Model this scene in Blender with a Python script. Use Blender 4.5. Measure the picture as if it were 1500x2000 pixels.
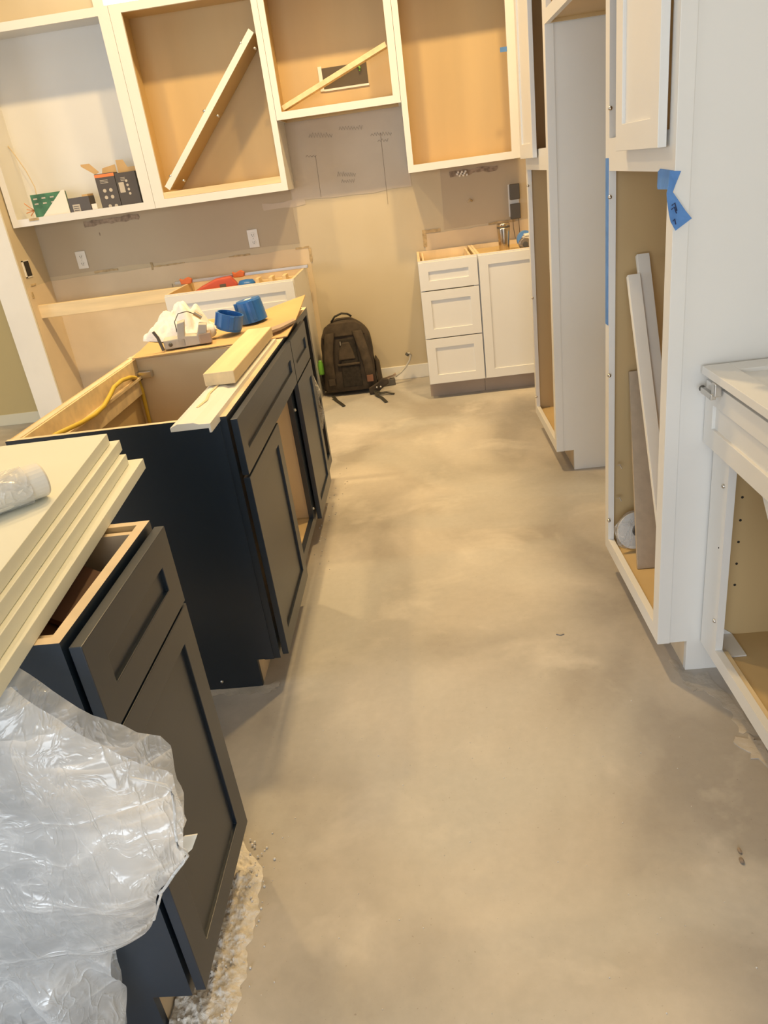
import bpy, bmesh, math, random
from mathutils import Vector, Matrix, noise
random.seed(7)
S = bpy.context.scene
C = S.collection
for o in list(bpy.data.objects): bpy.data.objects.remove(o)

# ------------------------------------------------------------------ camera
F_PX, PITCH, YAW, ROLL, CAM_H = 1427.0, -24.7716, -5.1005, -7.9825, 1.4007
p, y, r = [math.radians(v) for v in (PITCH, YAW, ROLL)]
fw = Vector((math.sin(y)*math.cos(p), math.cos(y)*math.cos(p), math.sin(p)))
rt = Vector((math.cos(y), -math.sin(y), 0)); up = rt.cross(fw)
r2 = rt*math.cos(r) + up*math.sin(r); u2 = -rt*math.sin(r) + up*math.cos(r)
cd = bpy.data.cameras.new('camera'); cam = bpy.data.objects.new('camera', cd); C.objects.link(cam)
cd.sensor_fit = 'VERTICAL'; cd.sensor_height = 24; cd.lens = F_PX/2000*24; cd.clip_start = .02
cam.matrix_world = Matrix(((r2.x, u2.x, -fw.x, 0), (r2.y, u2.y, -fw.y, 0), (r2.z, u2.z, -fw.z, CAM_H), (0, 0, 0, 1)))
S.camera = cam

# ------------------------------------------------------------------ world, lights, exposure
S.view_settings.view_transform = 'Standard'; S.view_settings.look = 'None'
S.view_settings.gamma = 1; S.view_settings.use_curve_mapping = False
S.view_settings.exposure = -0.06
w = bpy.data.worlds.new('daylight'); S.world = w; w.use_nodes = True
w.node_tree.nodes['Background'].inputs[0].default_value = (.80, .90, 1.0, 1)
w.node_tree.nodes['Background'].inputs[1].default_value = 1.0
def area(name, loc, rot, sx, sy, power, col, spread=180):
    l = bpy.data.lights.new(name, 'AREA'); l.shape = 'RECTANGLE'; l.size = sx; l.size_y = sy
    l.energy = power; l.color = col; l.spread = math.radians(spread)
    o = bpy.data.objects.new(name, l); C.objects.link(o); o.location = loc; o.rotation_euler = rot; return o
COOL = (.87, .94, 1.0); WARM = (1.0, .69, .31)
# daylight through the glazed doors behind the camera and the window of the room at the left
area('rear_glazing_daylight', (-1.3, -3.85, 1.35), (math.radians(90), 0, 0), 3.6, 2.1, 140, COOL)
area('left_window_daylight', (-5.85, .6, 1.45), (0, math.radians(-90), 0), 1.5, 2.6, 72, COOL)
# recessed ceiling lamps (visible discs are built with the ceiling below)
CEIL_Z = 4.2
CAN = [(-1.95, 3.49, 40, 'above the bay with the ledger board'), (-.55, 3.49, 64, 'above the far end of the island'), (.68, 3.49, 60, 'above the pantry with an empty bay')]
for i, (x, yy, e, _l) in enumerate(CAN):
    l = bpy.data.lights.new('downlight', 'AREA'); l.shape = 'DISK'; l.size = .2; l.energy = e; l.color = WARM
    l.spread = math.radians(150)
    o = bpy.data.objects.new('downlight', l); C.objects.link(o); o.location = (x, yy, CEIL_Z-.025)

# ------------------------------------------------------------------ materials
MAT = {}
def srgb(r_, g_, b_):
    f = lambda c: (c/255/12.92) if c/255 <= .04045 else ((c/255+.055)/1.055)**2.4
    return (f(r_), f(g_), f(b_))
def mat(name, col, rough=.5, var=.0, scale=6., stretch=(1, 1, 1), bump=0., bscale=60., metal=0., col2=None, spec=.5, detail=5, lo=.35, hi=.65):
    m = bpy.data.materials.new(name); m.use_nodes = True; nt = m.node_tree; N = nt.nodes; L = nt.links
    b = N['Principled BSDF']; b.inputs['Roughness'].default_value = rough; b.inputs['Metallic'].default_value = metal
    b.inputs['Specular IOR Level'].default_value = spec
    b.inputs['Base Color'].default_value = (*col, 1)
    tc = N.new('ShaderNodeTexCoord')
    if var or col2:
        mp = N.new('ShaderNodeMapping'); mp.inputs['Scale'].default_value = stretch; L.new(tc.outputs['Object'], mp.inputs[0])
        n = N.new('ShaderNodeTexNoise'); n.inputs['Scale'].default_value = scale; n.inputs['Detail'].default_value = detail
        L.new(mp.outputs[0], n.inputs[0])
        rp = N.new('ShaderNodeValToRGB'); rp.color_ramp.elements[0].position = lo; rp.color_ramp.elements[1].position = hi
        c2 = col2 or tuple(c*(1+var) for c in col); c1 = col if col2 else tuple(c*(1-var) for c in col)
        rp.color_ramp.elements[0].color = (*c1, 1); rp.color_ramp.elements[1].color = (*c2, 1)
        L.new(n.outputs[0], rp.inputs[0]); L.new(rp.outputs[0], b.inputs['Base Color'])
    if bump:
        n2 = N.new('ShaderNodeTexNoise'); n2.inputs['Scale'].default_value = bscale; n2.inputs['Detail'].default_value = 4
        L.new(tc.outputs['Object'], n2.inputs[0])
        bp_ = N.new('ShaderNodeBump'); bp_.inputs['Strength'].default_value = bump; bp_.inputs['Distance'].default_value = .004
        L.new(n2.outputs[0], bp_.inputs['Height']); L.new(bp_.outputs[0], b.inputs['Normal'])
    MAT[name] = m; return m
WHITE = mat('white_cabinet_paint', (.76, .75, .725), .38, .015, 3)
NAVY = mat('navy_satin_paint', (.010, .020, .037), .34, .12, 2, spec=.85)
MAPLE = mat('maple_interior', (.60, .44, .225), .5, .07, 3, (1, 1, .12))
RAW = mat('raw_plywood_edge', (.74, .60, .42), .7, .10, 9, (1, 1, .2))
PINE = mat('pine_lumber', (.78, .62, .38), .65, .09, 5, (5, .5, 5), bump=.1)
PINE_X = mat('pine_ledger', (.78, .62, .38), .65, .10, 5, (.5, 5, 5), bump=.1)
TOEKICK = mat('toe_kick_board', (.40, .31, .24), .6, .06, 4)
TRIM = mat('white_primed_trim', (.80, .78, .73), .5, .03, 4)
FOAM = mat('white_primed_board', (.75, .76, .67), .55, .03, 3)
CEIL = mat('ceiling_paint', (.78, .76, .72), .8)
CARD = mat('cardboard', (.60, .40, .19), .8, .06, 4)
CLOTH = mat('white_cloth', (.78, .77, .77), .9, .05, 12, bump=.6, bscale=70)
BLUEP = mat('blue_plastic', (.03, .16, .50), .35)
BLUET = mat('blue_painters_tape', (.10, .25, .58), .75, .10, 30)
GREYP = mat('beige_grey_plastic', (.55, .52, .46), .5, .05, 8)
DGREY = mat('dark_grey_plastic', (.10, .09, .075), .45)
METAL = mat('zinc_metal', (.62, .60, .57), .28, metal=1)
STEEL = mat('brushed_steel', (.56, .50, .43), .22, .10, 20, (6, 6, .3), metal=1)
BPACK = mat('backpack_fabric', (.045, .032, .022), .75, .35, 9, bump=.4, bscale=180)
BPACK2 = mat('backpack_padding', (.062, .045, .030), .85, .3, 14, bump=.5, bscale=160)
BPACK3 = mat('backpack_mesh', (.022, .017, .013), .9, .3, 60)
BLACK = mat('black_webbing', (.03, .027, .02), .7)
GREEN = mat('green_bottle', (.16, .42, .05), .35)
ORANGE = mat('orange_plastic', (.60, .15, .04), .4)
RED = mat('red_tool_plastic', (.52, .09, .05), .4)
YELLOWC = mat('yellow_cable_sheath', (.66, .47, .05), .4)
WIRE = mat('cream_wire', (.62, .50, .33), .5)
COPPER = mat('copper_wire', (.70, .28, .10), .35)
OUTLET = mat('white_outlet_plastic', (.82, .80, .76), .35)
DARK = mat('dark_void', (.03, .025, .02), .9)
VENT = mat('vent_duct', (.10, .075, .045), .6)
DRYW = mat('bare_drywall', srgb(218, 200, 172), .9, .05, 3)
CHASE = mat('rough_plaster', (.32, .25, .19), .95, .3, 40, bump=1.0, bscale=90)
CUT = mat('cut_drywall_edge', (.50, .38, .22), .9, .25, 25)
MORTAR = mat('dried_mortar', (.46, .42, .37), .95, .14, 14, bump=.6, bscale=70)
DUST = mat('plaster_rubble', (.68, .645, .595), .95, .13, 40, bump=1.0, bscale=120)
PEB = mat('rubble_crumb', (.62, .55, .46), .95, .3, 30)
BROWN = mat('dark_brown', (.15, .065, .035), .6, .25, 6)  # on the drawer wood this tone has the shadow painted in
PKG = mat('black_product_packaging', (.085, .07, .06), .4, .08, 5)
PKG_P = mat('packaging_print_light', (.52, .46, .38), .5)
PKG_O = mat('packaging_print_orange', (.75, .22, .06), .5)
GREENB = mat('green_product_box', (.05, .16, .08), .5, .35, 14)
PAPER = mat('white_paper', (.80, .77, .70), .8)
LINING = mat('cream_lining', (.66, .54, .36), .6, .05, 3)
GBOARD = mat('grey_brown_panel', (.47, .38, .28), .7, .05, 40)
INK = mat('pencil_mark', (.22, .17, .13), .9)
INKD = mat('marker_ink', (.02, .03, .09), .8)
BASEB = mat('baseboard_paint', (.74, .70, .55), .5)
OTHER = mat('olive_beige_paint', srgb(196, 178, 130), .85, .02, 2)

# wall paint: taupe with soft patched areas of filler
def wall_mat():
    m = bpy.data.materials.new('taupe_wall_paint'); m.use_nodes = True; nt = m.node_tree; N, L = nt.nodes, nt.links
    b = N['Principled BSDF']; b.inputs['Roughness'].default_value = .85
    tc = N.new('ShaderNodeTexCoord'); mp = N.new('ShaderNodeMapping'); L.new(tc.outputs['Object'], mp.inputs[0])
    mp.inputs['Scale'].default_value = (1, 1, .7)
    n = N.new('ShaderNodeTexNoise'); n.inputs['Scale'].default_value = 1.6; n.inputs['Detail'].default_value = 3; L.new(mp.outputs[0], n.inputs[0])
    rp = N.new('ShaderNodeValToRGB'); rp.color_ramp.elements[0].position = .38; rp.color_ramp.elements[1].position = .62
    rp.color_ramp.elements[0].color = (*srgb(200, 186, 158), 1); rp.color_ramp.elements[1].color = (*srgb(206, 193, 168), 1)
    L.new(n.outputs[0], rp.inputs[0]); L.new(rp.outputs[0], b.inputs['Base Color']); return m
WALL = wall_mat()
SKIM = mat('skim_coat_filler', srgb(205, 192, 176), .9, .03, 5)
GREIGE = mat('greige_paint_band', srgb(189, 175, 153), .85, .03, 2)

def floor_mat():
    m = bpy.data.materials.new('bare_concrete'); m.use_nodes = True; nt = m.node_tree; N, L = nt.nodes, nt.links
    b = N['Principled BSDF']; tc = N.new('ShaderNodeTexCoord')
    def nz(sc, det, st=(1, 1, 1), dist=0., rough=.5):
        mp = N.new('ShaderNodeMapping'); mp.inputs['Scale'].default_value = st; L.new(tc.outputs['Object'], mp.inputs[0])
        n = N.new('ShaderNodeTexNoise'); n.inputs['Scale'].default_value = sc; n.inputs['Detail'].default_value = det
        n.inputs['Distortion'].default_value = dist; n.inputs['Roughness'].default_value = rough; L.new(mp.outputs[0], n.inputs[0]); return n
    def ramp(src, a, ca, b_, cb):
        rp = N.new('ShaderNodeValToRGB'); e = rp.color_ramp.elements; e[0].position = a; e[1].position = b_
        e[0].color = (*ca, 1); e[1].color = (*cb, 1); L.new(src, rp.inputs[0]); return rp
    def mix(t, fac, a, b_):
        x = N.new('ShaderNodeMixRGB'); x.blend_type = t
        if isinstance(fac, float): x.inputs[0].default_value = fac
        else: L.new(fac, x.inputs[0])
        L.new(a, x.inputs[1]); L.new(b_, x.inputs[2]); return x
    big = ramp(nz(1.5, 5, (1, .8, 1), .5).outputs[0], .40, (.345, .318, .29), .61, (.55, .51, .465))
    grey = ramp(nz(.9, 3, (1, 1, 1), .8).outputs[0], .46, (0, 0, 0), .60, (1, 1, 1))
    greyc = N.new('ShaderNodeRGB'); greyc.outputs[0].default_value = (.46, .447, .425, 1)
    c = mix('MIX', grey.outputs[0], big.outputs[0], greyc.outputs[0])
    streak = ramp(nz(2.6, 5, (1, 1.2, 1), .5, .55).outputs[0], .55, (0, 0, 0), .70, (.5, .5, .5))
    lightc = N.new('ShaderNodeRGB'); lightc.outputs[0].default_value = (.66, .62, .565, 1)
    c = mix('MIX', streak.outputs[0], c.outputs[0], lightc.outputs[0])
    fine = ramp(nz(38, 8, rough=.65).outputs[0], .3, (.95, .95, .95), .7, (1.03, 1.03, 1.03))
    c = mix('MULTIPLY', 1., c.outputs[0], fine.outputs[0])
    spk = ramp(nz(130, 2).outputs[0], .24, (.55, .5, .45), .29, (1, 1, 1))
    c = mix('MULTIPLY', .55, c.outputs[0], spk.outputs[0])
    L.new(c.outputs[0], b.inputs['Base Color'])
    rr = ramp(nz(2.4, 4, dist=1.).outputs[0], .35, (.42,)*3, .7, (.62,)*3); L.new(rr.outputs[0], b.inputs['Roughness'])
    b.inputs['Specular IOR Level'].default_value = .35
    bp_ = N.new('ShaderNodeBump'); bp_.inputs['Strength'].default_value = .05; bp_.inputs['Distance'].default_value = .004
    L.new(nz(24, 6).outputs[0], bp_.inputs['Height']); L.new(bp_.outputs[0], b.inputs['Normal'])
    return m
FLOOR = floor_mat()

def plastic_mat(name, op, tint=(.86, .88, .90)):
    m = bpy.data.materials.new(name); m.use_nodes = True; nt = m.node_tree; N, L = nt.nodes, nt.links
    N.remove(N['Principled BSDF']); out = N['Material Output']
    tr = N.new('ShaderNodeBsdfTransparent'); tr.inputs[0].default_value = (.95, .96, .97, 1)
    df = N.new('ShaderNodeBsdfDiffuse'); df.inputs[0].default_value = (*tint, 1)
    tl = N.new('ShaderNodeBsdfTranslucent'); tl.inputs[0].default_value = (*tint, 1)
    gl = N.new('ShaderNodeBsdfGlossy'); gl.inputs['Roughness'].default_value = .22
    m1 = N.new('ShaderNodeMixShader'); m1.inputs[0].default_value = .45; L.new(df.outputs[0], m1.inputs[1]); L.new(tl.outputs[0], m1.inputs[2])
    m2 = N.new('ShaderNodeMixShader'); m2.inputs[0].default_value = .12; L.new(m1.outputs[0], m2.inputs[1]); L.new(gl.outputs[0], m2.inputs[2])
    tc = N.new('ShaderNodeTexCoord')
    def nz(sc, st, rot, dist):
        mp = N.new('ShaderNodeMapping'); mp.inputs['Scale'].default_value = st; mp.inputs['Rotation'].default_value = (0, rot, 0); L.new(tc.outputs['Object'], mp.inputs[0])
        n = N.new('ShaderNodeTexNoise'); n.inputs['Scale'].default_value = sc; n.inputs['Detail'].default_value = 3; n.inputs['Distortion'].default_value = dist; L.new(mp.outputs[0], n.inputs[0]); return n.outputs[0]
    def math_(op, a_, b_=0.):
        x = N.new('ShaderNodeMath'); x.operation = op
        for k, v_ in enumerate((a_, b_)):
            if isinstance(v_, float): x.inputs[k].default_value = v_
            else: L.new(v_, x.inputs[k])
        return x.outputs[0]
    def ridge(src, pw): return math_('POWER', math_('SUBTRACT', 1., math_('MULTIPLY', math_('ABSOLUTE', math_('SUBTRACT', src, .5)), 3.2)), pw)
    r1 = ridge(nz(5., (1, 1, 2.2), .5, .6), 9.); r2_ = ridge(nz(11., (2.2, 1, .8), -.35, .9), 12.); r3 = ridge(nz(24., (1, 1, 1), .2, 1.2), 6.)
    h_ = math_('ADD', math_('ADD', r1, math_('MULTIPLY', r2_, .5)), math_('MULTIPLY', r3, .18))
    bp_ = N.new('ShaderNodeBump'); bp_.inputs['Strength'].default_value = .55; bp_.inputs['Distance'].default_value = .008; L.new(h_, bp_.inputs['Height'])
    for nd in (df, gl, tl): L.new(bp_.outputs[0], nd.inputs['Normal'])
    base_ = nz(4., (1, 1, 1), 0., .4)
    mr = N.new('ShaderNodeMapRange'); mr.inputs['From Min'].default_value = .3; mr.inputs['From Max'].default_value = .7
    mr.inputs['To Min'].default_value = op-.16; mr.inputs['To Max'].default_value = op+.16; L.new(base_, mr.inputs[0])
    fac = math_('MINIMUM', math_('ADD', mr.outputs[0], math_('MULTIPLY', h_, .35)), 1.)
    m3 = N.new('ShaderNodeMixShader'); L.new(fac, m3.inputs[0]); L.new(tr.outputs[0], m3.inputs[1]); L.new(m2.outputs[0], m3.inputs[2])
    L.new(m3.outputs[0], out.inputs[0]); return m
POLY = plastic_mat('clear_polythene', .52, (.93, .95, .98))
POLY2 = plastic_mat('wrap_polythene', .25, (.92, .92, .92))
def emis(name, col, st):
    m = bpy.data.materials.new(name); m.use_nodes = True; b = m.node_tree.nodes['Principled BSDF']
    b.inputs['Base Color'].default_value = (*col, 1); b.inputs['Emission Color'].default_value = (*col, 1); b.inputs['Emission Strength'].default_value = st; return m
SKYPANE = emis('bright_sky_pane', (1, .99, .95), 2.2)
LAMPM = emis('lamp_diffuser', (1, .82, .58), 5)

# ------------------------------------------------------------------ building helpers
class B:
    def __init__(s): s.bm = bmesh.new(); s.M = Matrix()
    def _v(s, pts, M=None):
        T = s.M @ (M or Matrix()); return [s.bm.verts.new(T @ Vector(q)) for q in pts]
    def box(s, x0, x1, y0, y1, z0, z1, M=None, mi=0):
        v = s._v([(x, yy, z) for z in (z0, z1) for yy in (y0, y1) for x in (x0, x1)], M)
        for f in ((0, 2, 3, 1), (4, 5, 7, 6), (0, 1, 5, 4), (2, 6, 7, 3), (0, 4, 6, 2), (1, 3, 7, 5)):
            s.bm.faces.new([v[i] for i in f]).material_index = mi
        return s
    def prism(s, poly, a0, a1, ax='x', M=None):
        f = {'x': lambda a, q: (a, q[0], q[1]), 'y': lambda a, q: (q[0], a, q[1]), 'z': lambda a, q: (q[0], q[1], a)}[ax]
        A = s._v([f(a0, q) for q in poly], M); Bv = s._v([f(a1, q) for q in poly], M); n = len(poly)
        s.bm.faces.new(A[::-1]); s.bm.faces.new(Bv)
        for i in range(n): s.bm.faces.new((A[i], A[(i+1) % n], Bv[(i+1) % n], Bv[i]))
        return s
    def tube(s, pts, rad, seg=8, M=None, caps=True, flat=1.):
        P = [Vector(q) for q in pts]; rings = []; n = len(P); up_ = Vector((0, 0, 1))
        for i in range(n):
            t = (P[min(i+1, n-1)] - P[max(i-1, 0)]).normalized()
            a = t.cross(up_)
            if a.length < .05: a = t.cross(Vector((0, 1, 0)))
            a.normalize(); b_ = a.cross(t).normalized()
            rr = rad[i] if isinstance(rad, (list, tuple)) else rad
            rings.append(s._v([P[i] + a*math.cos(2*math.pi*k/seg)*rr + b_*math.sin(2*math.pi*k/seg)*rr*flat for k in range(seg)], M))
        for i in range(n-1):
            for k in range(seg): s.bm.faces.new((rings[i][k], rings[i][(k+1) % seg], rings[i+1][(k+1) % seg], rings[i+1][k]))
        if caps: s.bm.faces.new(rings[0][::-1]); s.bm.faces.new(rings[-1])
        return s
    def lathe(s, prof, seg=24, M=None):
        rings = [s._v([(max(q[0], 1e-4)*math.cos(2*math.pi*k/seg), max(q[0], 1e-4)*math.sin(2*math.pi*k/seg), q[1]) for k in range(seg)], M) for q in prof]
        for i in range(len(prof)-1):
            for k in range(seg): s.bm.faces.new((rings[i][k], rings[i][(k+1) % seg], rings[i+1][(k+1) % seg], rings[i+1][k]))
        s.bm.faces.new(rings[0][::-1]); s.bm.faces.new(rings[-1]); return s
    def grid(s, pts, closed=False):
        R_ = [s._v(row) for row in pts]
        for i in range(len(R_)-1):
            n = len(R_[i])
            for k in range(n if closed else n-1):
                s.bm.faces.new((R_[i][k], R_[i][(k+1) % n], R_[i+1][(k+1) % n], R_[i+1][k]))
        return s
    def sphere(s, c, rr, M=None, seg=10, rings=6, sq=(1, 1, 1)):
        T = s.M @ (M or Matrix()) @ Matrix.Translation(c) @ Matrix.Diagonal((*sq, 1))
        bmesh.ops.create_uvsphere(s.bm, u_segments=seg, v_segments=rings, radius=rr, matrix=T); return s
    def build(s, name, m, parent=None, bevel=0., smooth=False, seg=2, solid=0., sub=0):
        bmesh.ops.recalc_face_normals(s.bm, faces=s.bm.faces)
        me = bpy.data.meshes.new(name); s.bm.to_mesh(me); s.bm.free()
        for x in (m if isinstance(m, (list, tuple)) else [m]): me.materials.append(x)
        if smooth:
            for f in me.polygons: f.use_smooth = True
        o = bpy.data.objects.new(name, me); C.objects.link(o)
        if solid: md = o.modifiers.new('solid', 'SOLIDIFY'); md.thickness = solid
        if bevel:
            md = o.modifiers.new('bevel', 'BEVEL'); md.width = bevel; md.segments = seg; md.limit_method = 'ANGLE'; md.angle_limit = math.radians(40)
        if sub: md = o.modifiers.new('sub', 'SUBSURF'); md.levels = sub; md.render_levels = sub
        if parent:
            o.parent = parent
            if parent.type == 'EMPTY': o.matrix_parent_inverse = Matrix.Translation(-parent.location)
        return o
def thing(name, label, cat, loc=(0, 0, 0), group=None):
    o = bpy.data.objects.new(name, None); C.objects.link(o); o.location = loc; o.empty_display_size = .05
    o['label'] = label; o['category'] = cat
    if group: o['group'] = group
    return o
def tag(o, label, cat, group=None):
    o['label'] = label; o['category'] = cat
    if group: o['group'] = group
    return o
def struct(o, label=None):
    o['kind'] = 'structure'
    if label: o['label'] = label
    return o
def facing(origin, d):
    # local x = along the width, local y = into the cabinet, local z = up
    cols = {'-Y': ((1, 0, 0), (0, 1, 0)), '+X': ((0, 1, 0), (-1, 0, 0)), '-X': ((0, -1, 0), (1, 0, 0))}[d]
    X, Y = Vector(cols[0]), Vector(cols[1])
    return Matrix(((X.x, Y.x, 0, origin[0]), (X.y, Y.y, 0, origin[1]), (0, 0, 1, origin[2]), (0, 0, 0, 1)))

def shaker(name, M, x0, x1, z0, z1, m, parent, y0=-.026, t=.019, fr=.057, rec=.0075, pm=None):
    """A frame-and-panel front standing off the face frame; its panel is a piece of its own."""
    b = B(); b.M = M; y1 = y0+t
    O = [(x0, z0), (x1, z0), (x1, z1), (x0, z1)]; N_ = [(x0+fr, z0+fr), (x1-fr, z0+fr), (x1-fr, z1-fr), (x0+fr, z1-fr)]
    R4 = [b._v([(x, yy, z) for x, z in P]) for P, yy in ((O, y0), (N_, y0), (N_, y1), (O, y1))]
    for A, Bq in zip(R4, R4[1:]+R4[:1]):
        for k in range(4): b.bm.faces.new((A[k], A[(k+1) % 4], Bq[(k+1) % 4], Bq[k]))
    o = b.build(name, m, parent, bevel=.0012)
    q = B(); q.M = M; q.box(x0+fr, x1-fr, y0+rec, y1-.001, z0+fr, z1-fr); q.build('panel', pm or m, o)
    return o

def cabinet(root, M, w_, d, z0, z1, ext, inn, frame, toe=0., toed=.075, top=False, bottom=True, back=True, edge=None, stretchers=False, frame_mat=None, ft=.019, tk=TOEKICK):
    """Carcass of separate boards behind a face frame. frame: list of (x0,x1,z0,z1) members."""
    t = .016; edge = edge or ext; zb = z0+toe
    for xa, xb, inner in ((0, t, 1), (w_-t, w_, -1)):
        b = B(); b.M = M
        poly = [(ft, z1), (ft, zb), (toed, zb), (toed, z0), (d, z0), (d, z1)] if toe else [(ft, z1), (ft, z0), (d, z0), (d, z1)]
        b.prism(poly, xa, xb, 'x')
        bmesh.ops.recalc_face_normals(b.bm, faces=b.bm.faces)
        n_in = M.to_3x3() @ Vector((inner, 0, 0))
        for f in b.bm.faces:
            if f.normal.dot(n_in) > .9: f.material_index = 1
            elif f.normal.z > .9: f.material_index = 2
        b.build('side_panel', [ext, inn, edge], root)
    if back: b = B(); b.M = M; b.box(t, w_-t, d-.008, d-.001, zb, z1-.002); b.build('back_panel', inn, root)
    if bottom: b = B(); b.M = M; b.box(t, w_-t, ft, d-.008, zb+.012, zb+.028); b.build('bottom_panel', inn, root)
    if top: b = B(); b.M = M; b.box(t, w_-t, ft, d-.008, z1-.026, z1-.010); b.build('top_panel', inn, root)
    if toe: b = B(); b.M = M; (b.box(0, w_, toed-.008, toed-.0005, z0, zb) if tk is TOEKICK else b.box(t, w_-t, toed+.001, toed+.016, z0, zb)); b.build('toe_kick', tk, root)
    if stretchers:
        b = B(); b.M = M; b.box(t, w_-t, d-.03, d-.009, z1-.09, z1-.001); b.build('back_rail', RAW, root, bevel=.001)
    b = B(); b.M = M
    for (a, c, e, f) in frame: b.box(a, c, 0, ft, e, f)
    bmesh.ops.recalc_face_normals(b.bm, faces=b.bm.faces)
    for f in b.bm.faces:
        if f.normal.z > .9 and f.calc_center_median().z > z1-.002: f.material_index = 1
    b.build('face_frame', [frame_mat or ext, edge], root)
def ff(w_, z0, z1, sl, sr, rb, rt, mids=()):
    L_ = [(0, sl, z0, z1), (w_-sr, w_, z0, z1), (sl, w_-sr, z0, z0+rb), (sl, w_-sr, z1-rt, z1)]
    return L_+[(sl, w_-sr, a, b_) for a, b_ in mids]
def screws(root, M, pts, rad=.0055):
    for (x, z) in pts:
        b = B(); b.M = M; b.sphere((x, -.001, z), rad, seg=10, rings=6); b.build('screw_head', METAL, root, smooth=True)

# ------------------------------------------------------------------ the room
D, R, I, H = 5.324, .562, -.54, .876
b = B(); b.box(-6, 1.32, -4, 5.45, -.12, 0); struct(b.build('floor', FLOOR))
b = B(); b.box(-6, 1.32, -4, 5.45, CEIL_Z, CEIL_Z+.1); struct(b.build('ceiling', CEIL))
b = B(); b.box(-6, -1.81, D, D+.12, 0, CEIL_Z).box(-1.81, -.70, D, D+.12, 0, 2.47).box(-1.81, -.70, D, D+.12, 2.95, CEIL_Z).box(-.70, 1.32, D, D+.12, 0, CEIL_Z)
wall_b = struct(b.build('wall_back', WALL))
b = B(); b.box(1.2, 1.32, -4, D, 0, CEIL_Z); struct(b.build('wall_right', WALL))
b = B(); b.box(-6.12, -6, -4, 5.45, 0, .55).box(-6.12, -6, -4, 5.45, 2.35, CEIL_Z).box(-6.12, -6, -4, -.9, .55, 2.35).box(-6.12, -6, 2.1, 5.45, .55, 2.35)
struct(b.build('wall_left', OTHER))
b = B(); b.box(-6, -3.2, -4.12, -4, 0, CEIL_Z).box(.6, 1.32, -4.12, -4, 0, CEIL_Z).box(-3.2, .6, -4.12, -4, 2.4, CEIL_Z)
struct(b.build('wall_rear', WALL))
# transom window above the wall cabinets
wn = B(); wn.box(-1.81, -1.745, D-.02, D+.1, 2.47, 2.95).box(-.765, -.70, D-.02, D+.1, 2.47, 2.95).box(-1.745, -.765, D-.02, D+.1, 2.90, 2.95).box(-1.745, -.765, D-.02, D+.1, 2.47, 2.50)
w1 = struct(wn.build('window_1', TRIM)); pb = B(); pb.box(-1.745, -.765, D+.02, D+.026, 2.50, 2.90); pb.build('pane', SKYPANE, w1)
# end of the kitchen wall: a short return wall with white end face
b = B(); b.box(-2.78, -2.6, 4.945, D, 0, CEIL_Z); ws = struct(b.build('wall_return', WALL))
b = B(); b.box(-2.785, -2.598, 4.928, 4.945, 0, CEIL_Z); struct(b.build('trim_1', TRIM), 'white end casing of the short return wall')
b = B(); b.box(-2.601, -2.5985, 4.96, D, .0, 1.0); b.build('bare_patch', DRYW, ws)
# hole for a switch box in the return wall
b = B(); b.box(-2.6005, -2.596, 5.0, 5.085, 1.066, 1.166); hb = b.build('switch_box_hole', DARK, ws)
b = B(); b.box(-2.599, -2.594, 4.996, 5.012, 1.062, 1.17).box(-2.599, -2.594, 4.996, 5.088, 1.062, 1.068).box(-2.599, -2.594, 4.996, 5.088, 1.164, 1.170); b.build('box_rim', OUTLET, hb)
b = B(); b.box(-2.6, -2.594, 5.02, 5.09, 1.005, 1.016).box(-2.6, -2.594, 4.99, 5.015, .93, .97); b.build('torn_edge', CUT, ws)
# baseboards
b = B(); b.box(-6, -2.785, D-.014, D, 0, .085); struct(b.build('baseboard_left', BASEB, bevel=.003))
b = B(); b.box(-.773, 0, D-.012, D, 0, .10); struct(b.build('baseboard_back', TRIM, bevel=.003))
# olive paint of the room beyond the return wall
b = B(); b.box(-6, -2.78, D-.004, D-.0005,   .085, CEIL_Z); b.build('paint_field', OTHER, wall_b)
def patch(pts, name, m, yo=.003, par=None):
    q = B(); q.prism(pts, D-yo, D-.0004, 'y'); return q.build(name, m, par or wall_b)
def rough_rect(x0, x1, z0, z1, a=.006, step=.05):
    P = []
    n = max(2, int((x1-x0)/step)); k = max(2, int((z1-z0)/step))
    for i in range(n): P.append((x0+(x1-x0)*i/n, z0+random.uniform(-a, a)))
    for i in range(k): P.append((x1+random.uniform(-a, a), z0+(z1-z0)*i/k))
    for i in range(n): P.append((x1-(x1-x0)*i/n, z1+random.uniform(-a, a)))
    for i in range(k): P.append((x0+random.uniform(-a, a), z1-(z1-z0)*i/k))
    return P
patch(rough_rect(-2.6, -.735, .10, 1.0, .006, .09), 'bare_drywall', DRYW, .004)
patch(rough_rect(.06, .80, .78, .985, .006, .07), 'bare_drywall', DRYW, .004)
patch(rough_rect(-2.6, -.80, 1.03, 1.40, .008, .2), 'greige_paint', GREIGE, .002)
patch(rough_rect(.20, 1.1, 1.0, 1.40, .008, .2), 'greige_paint', GREIGE, .002)
patch(rough_rect(-.79, .02, 1.29, 1.78, .012, .12), 'skim_coat', SKIM, .0025)
patch(rough_rect(-1.0, -.72, 1.27, 1.31, .012, .06), 'skim_coat', SKIM, .003)
for (x0, x1, z0, z1) in ((-1.84, -1.62, 1.0, 1.008), (-1.30, -1.15, .997, 1.006), (-.83, -.735, .992, 1.004), (-.742, -.725, .90, .99), (-2.27, -2.10, 1.012, 1.026), (-1.86, -1.845, .985, 1.035), (.05, .17, .985, 1.008), (.05, .075, .90, .985), (.50, .68, .985, 1.0)):
    patch(rough_rect(x0, x1, z0, z1, .0025, .02), 'torn_edge', CUT, .006)
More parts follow.
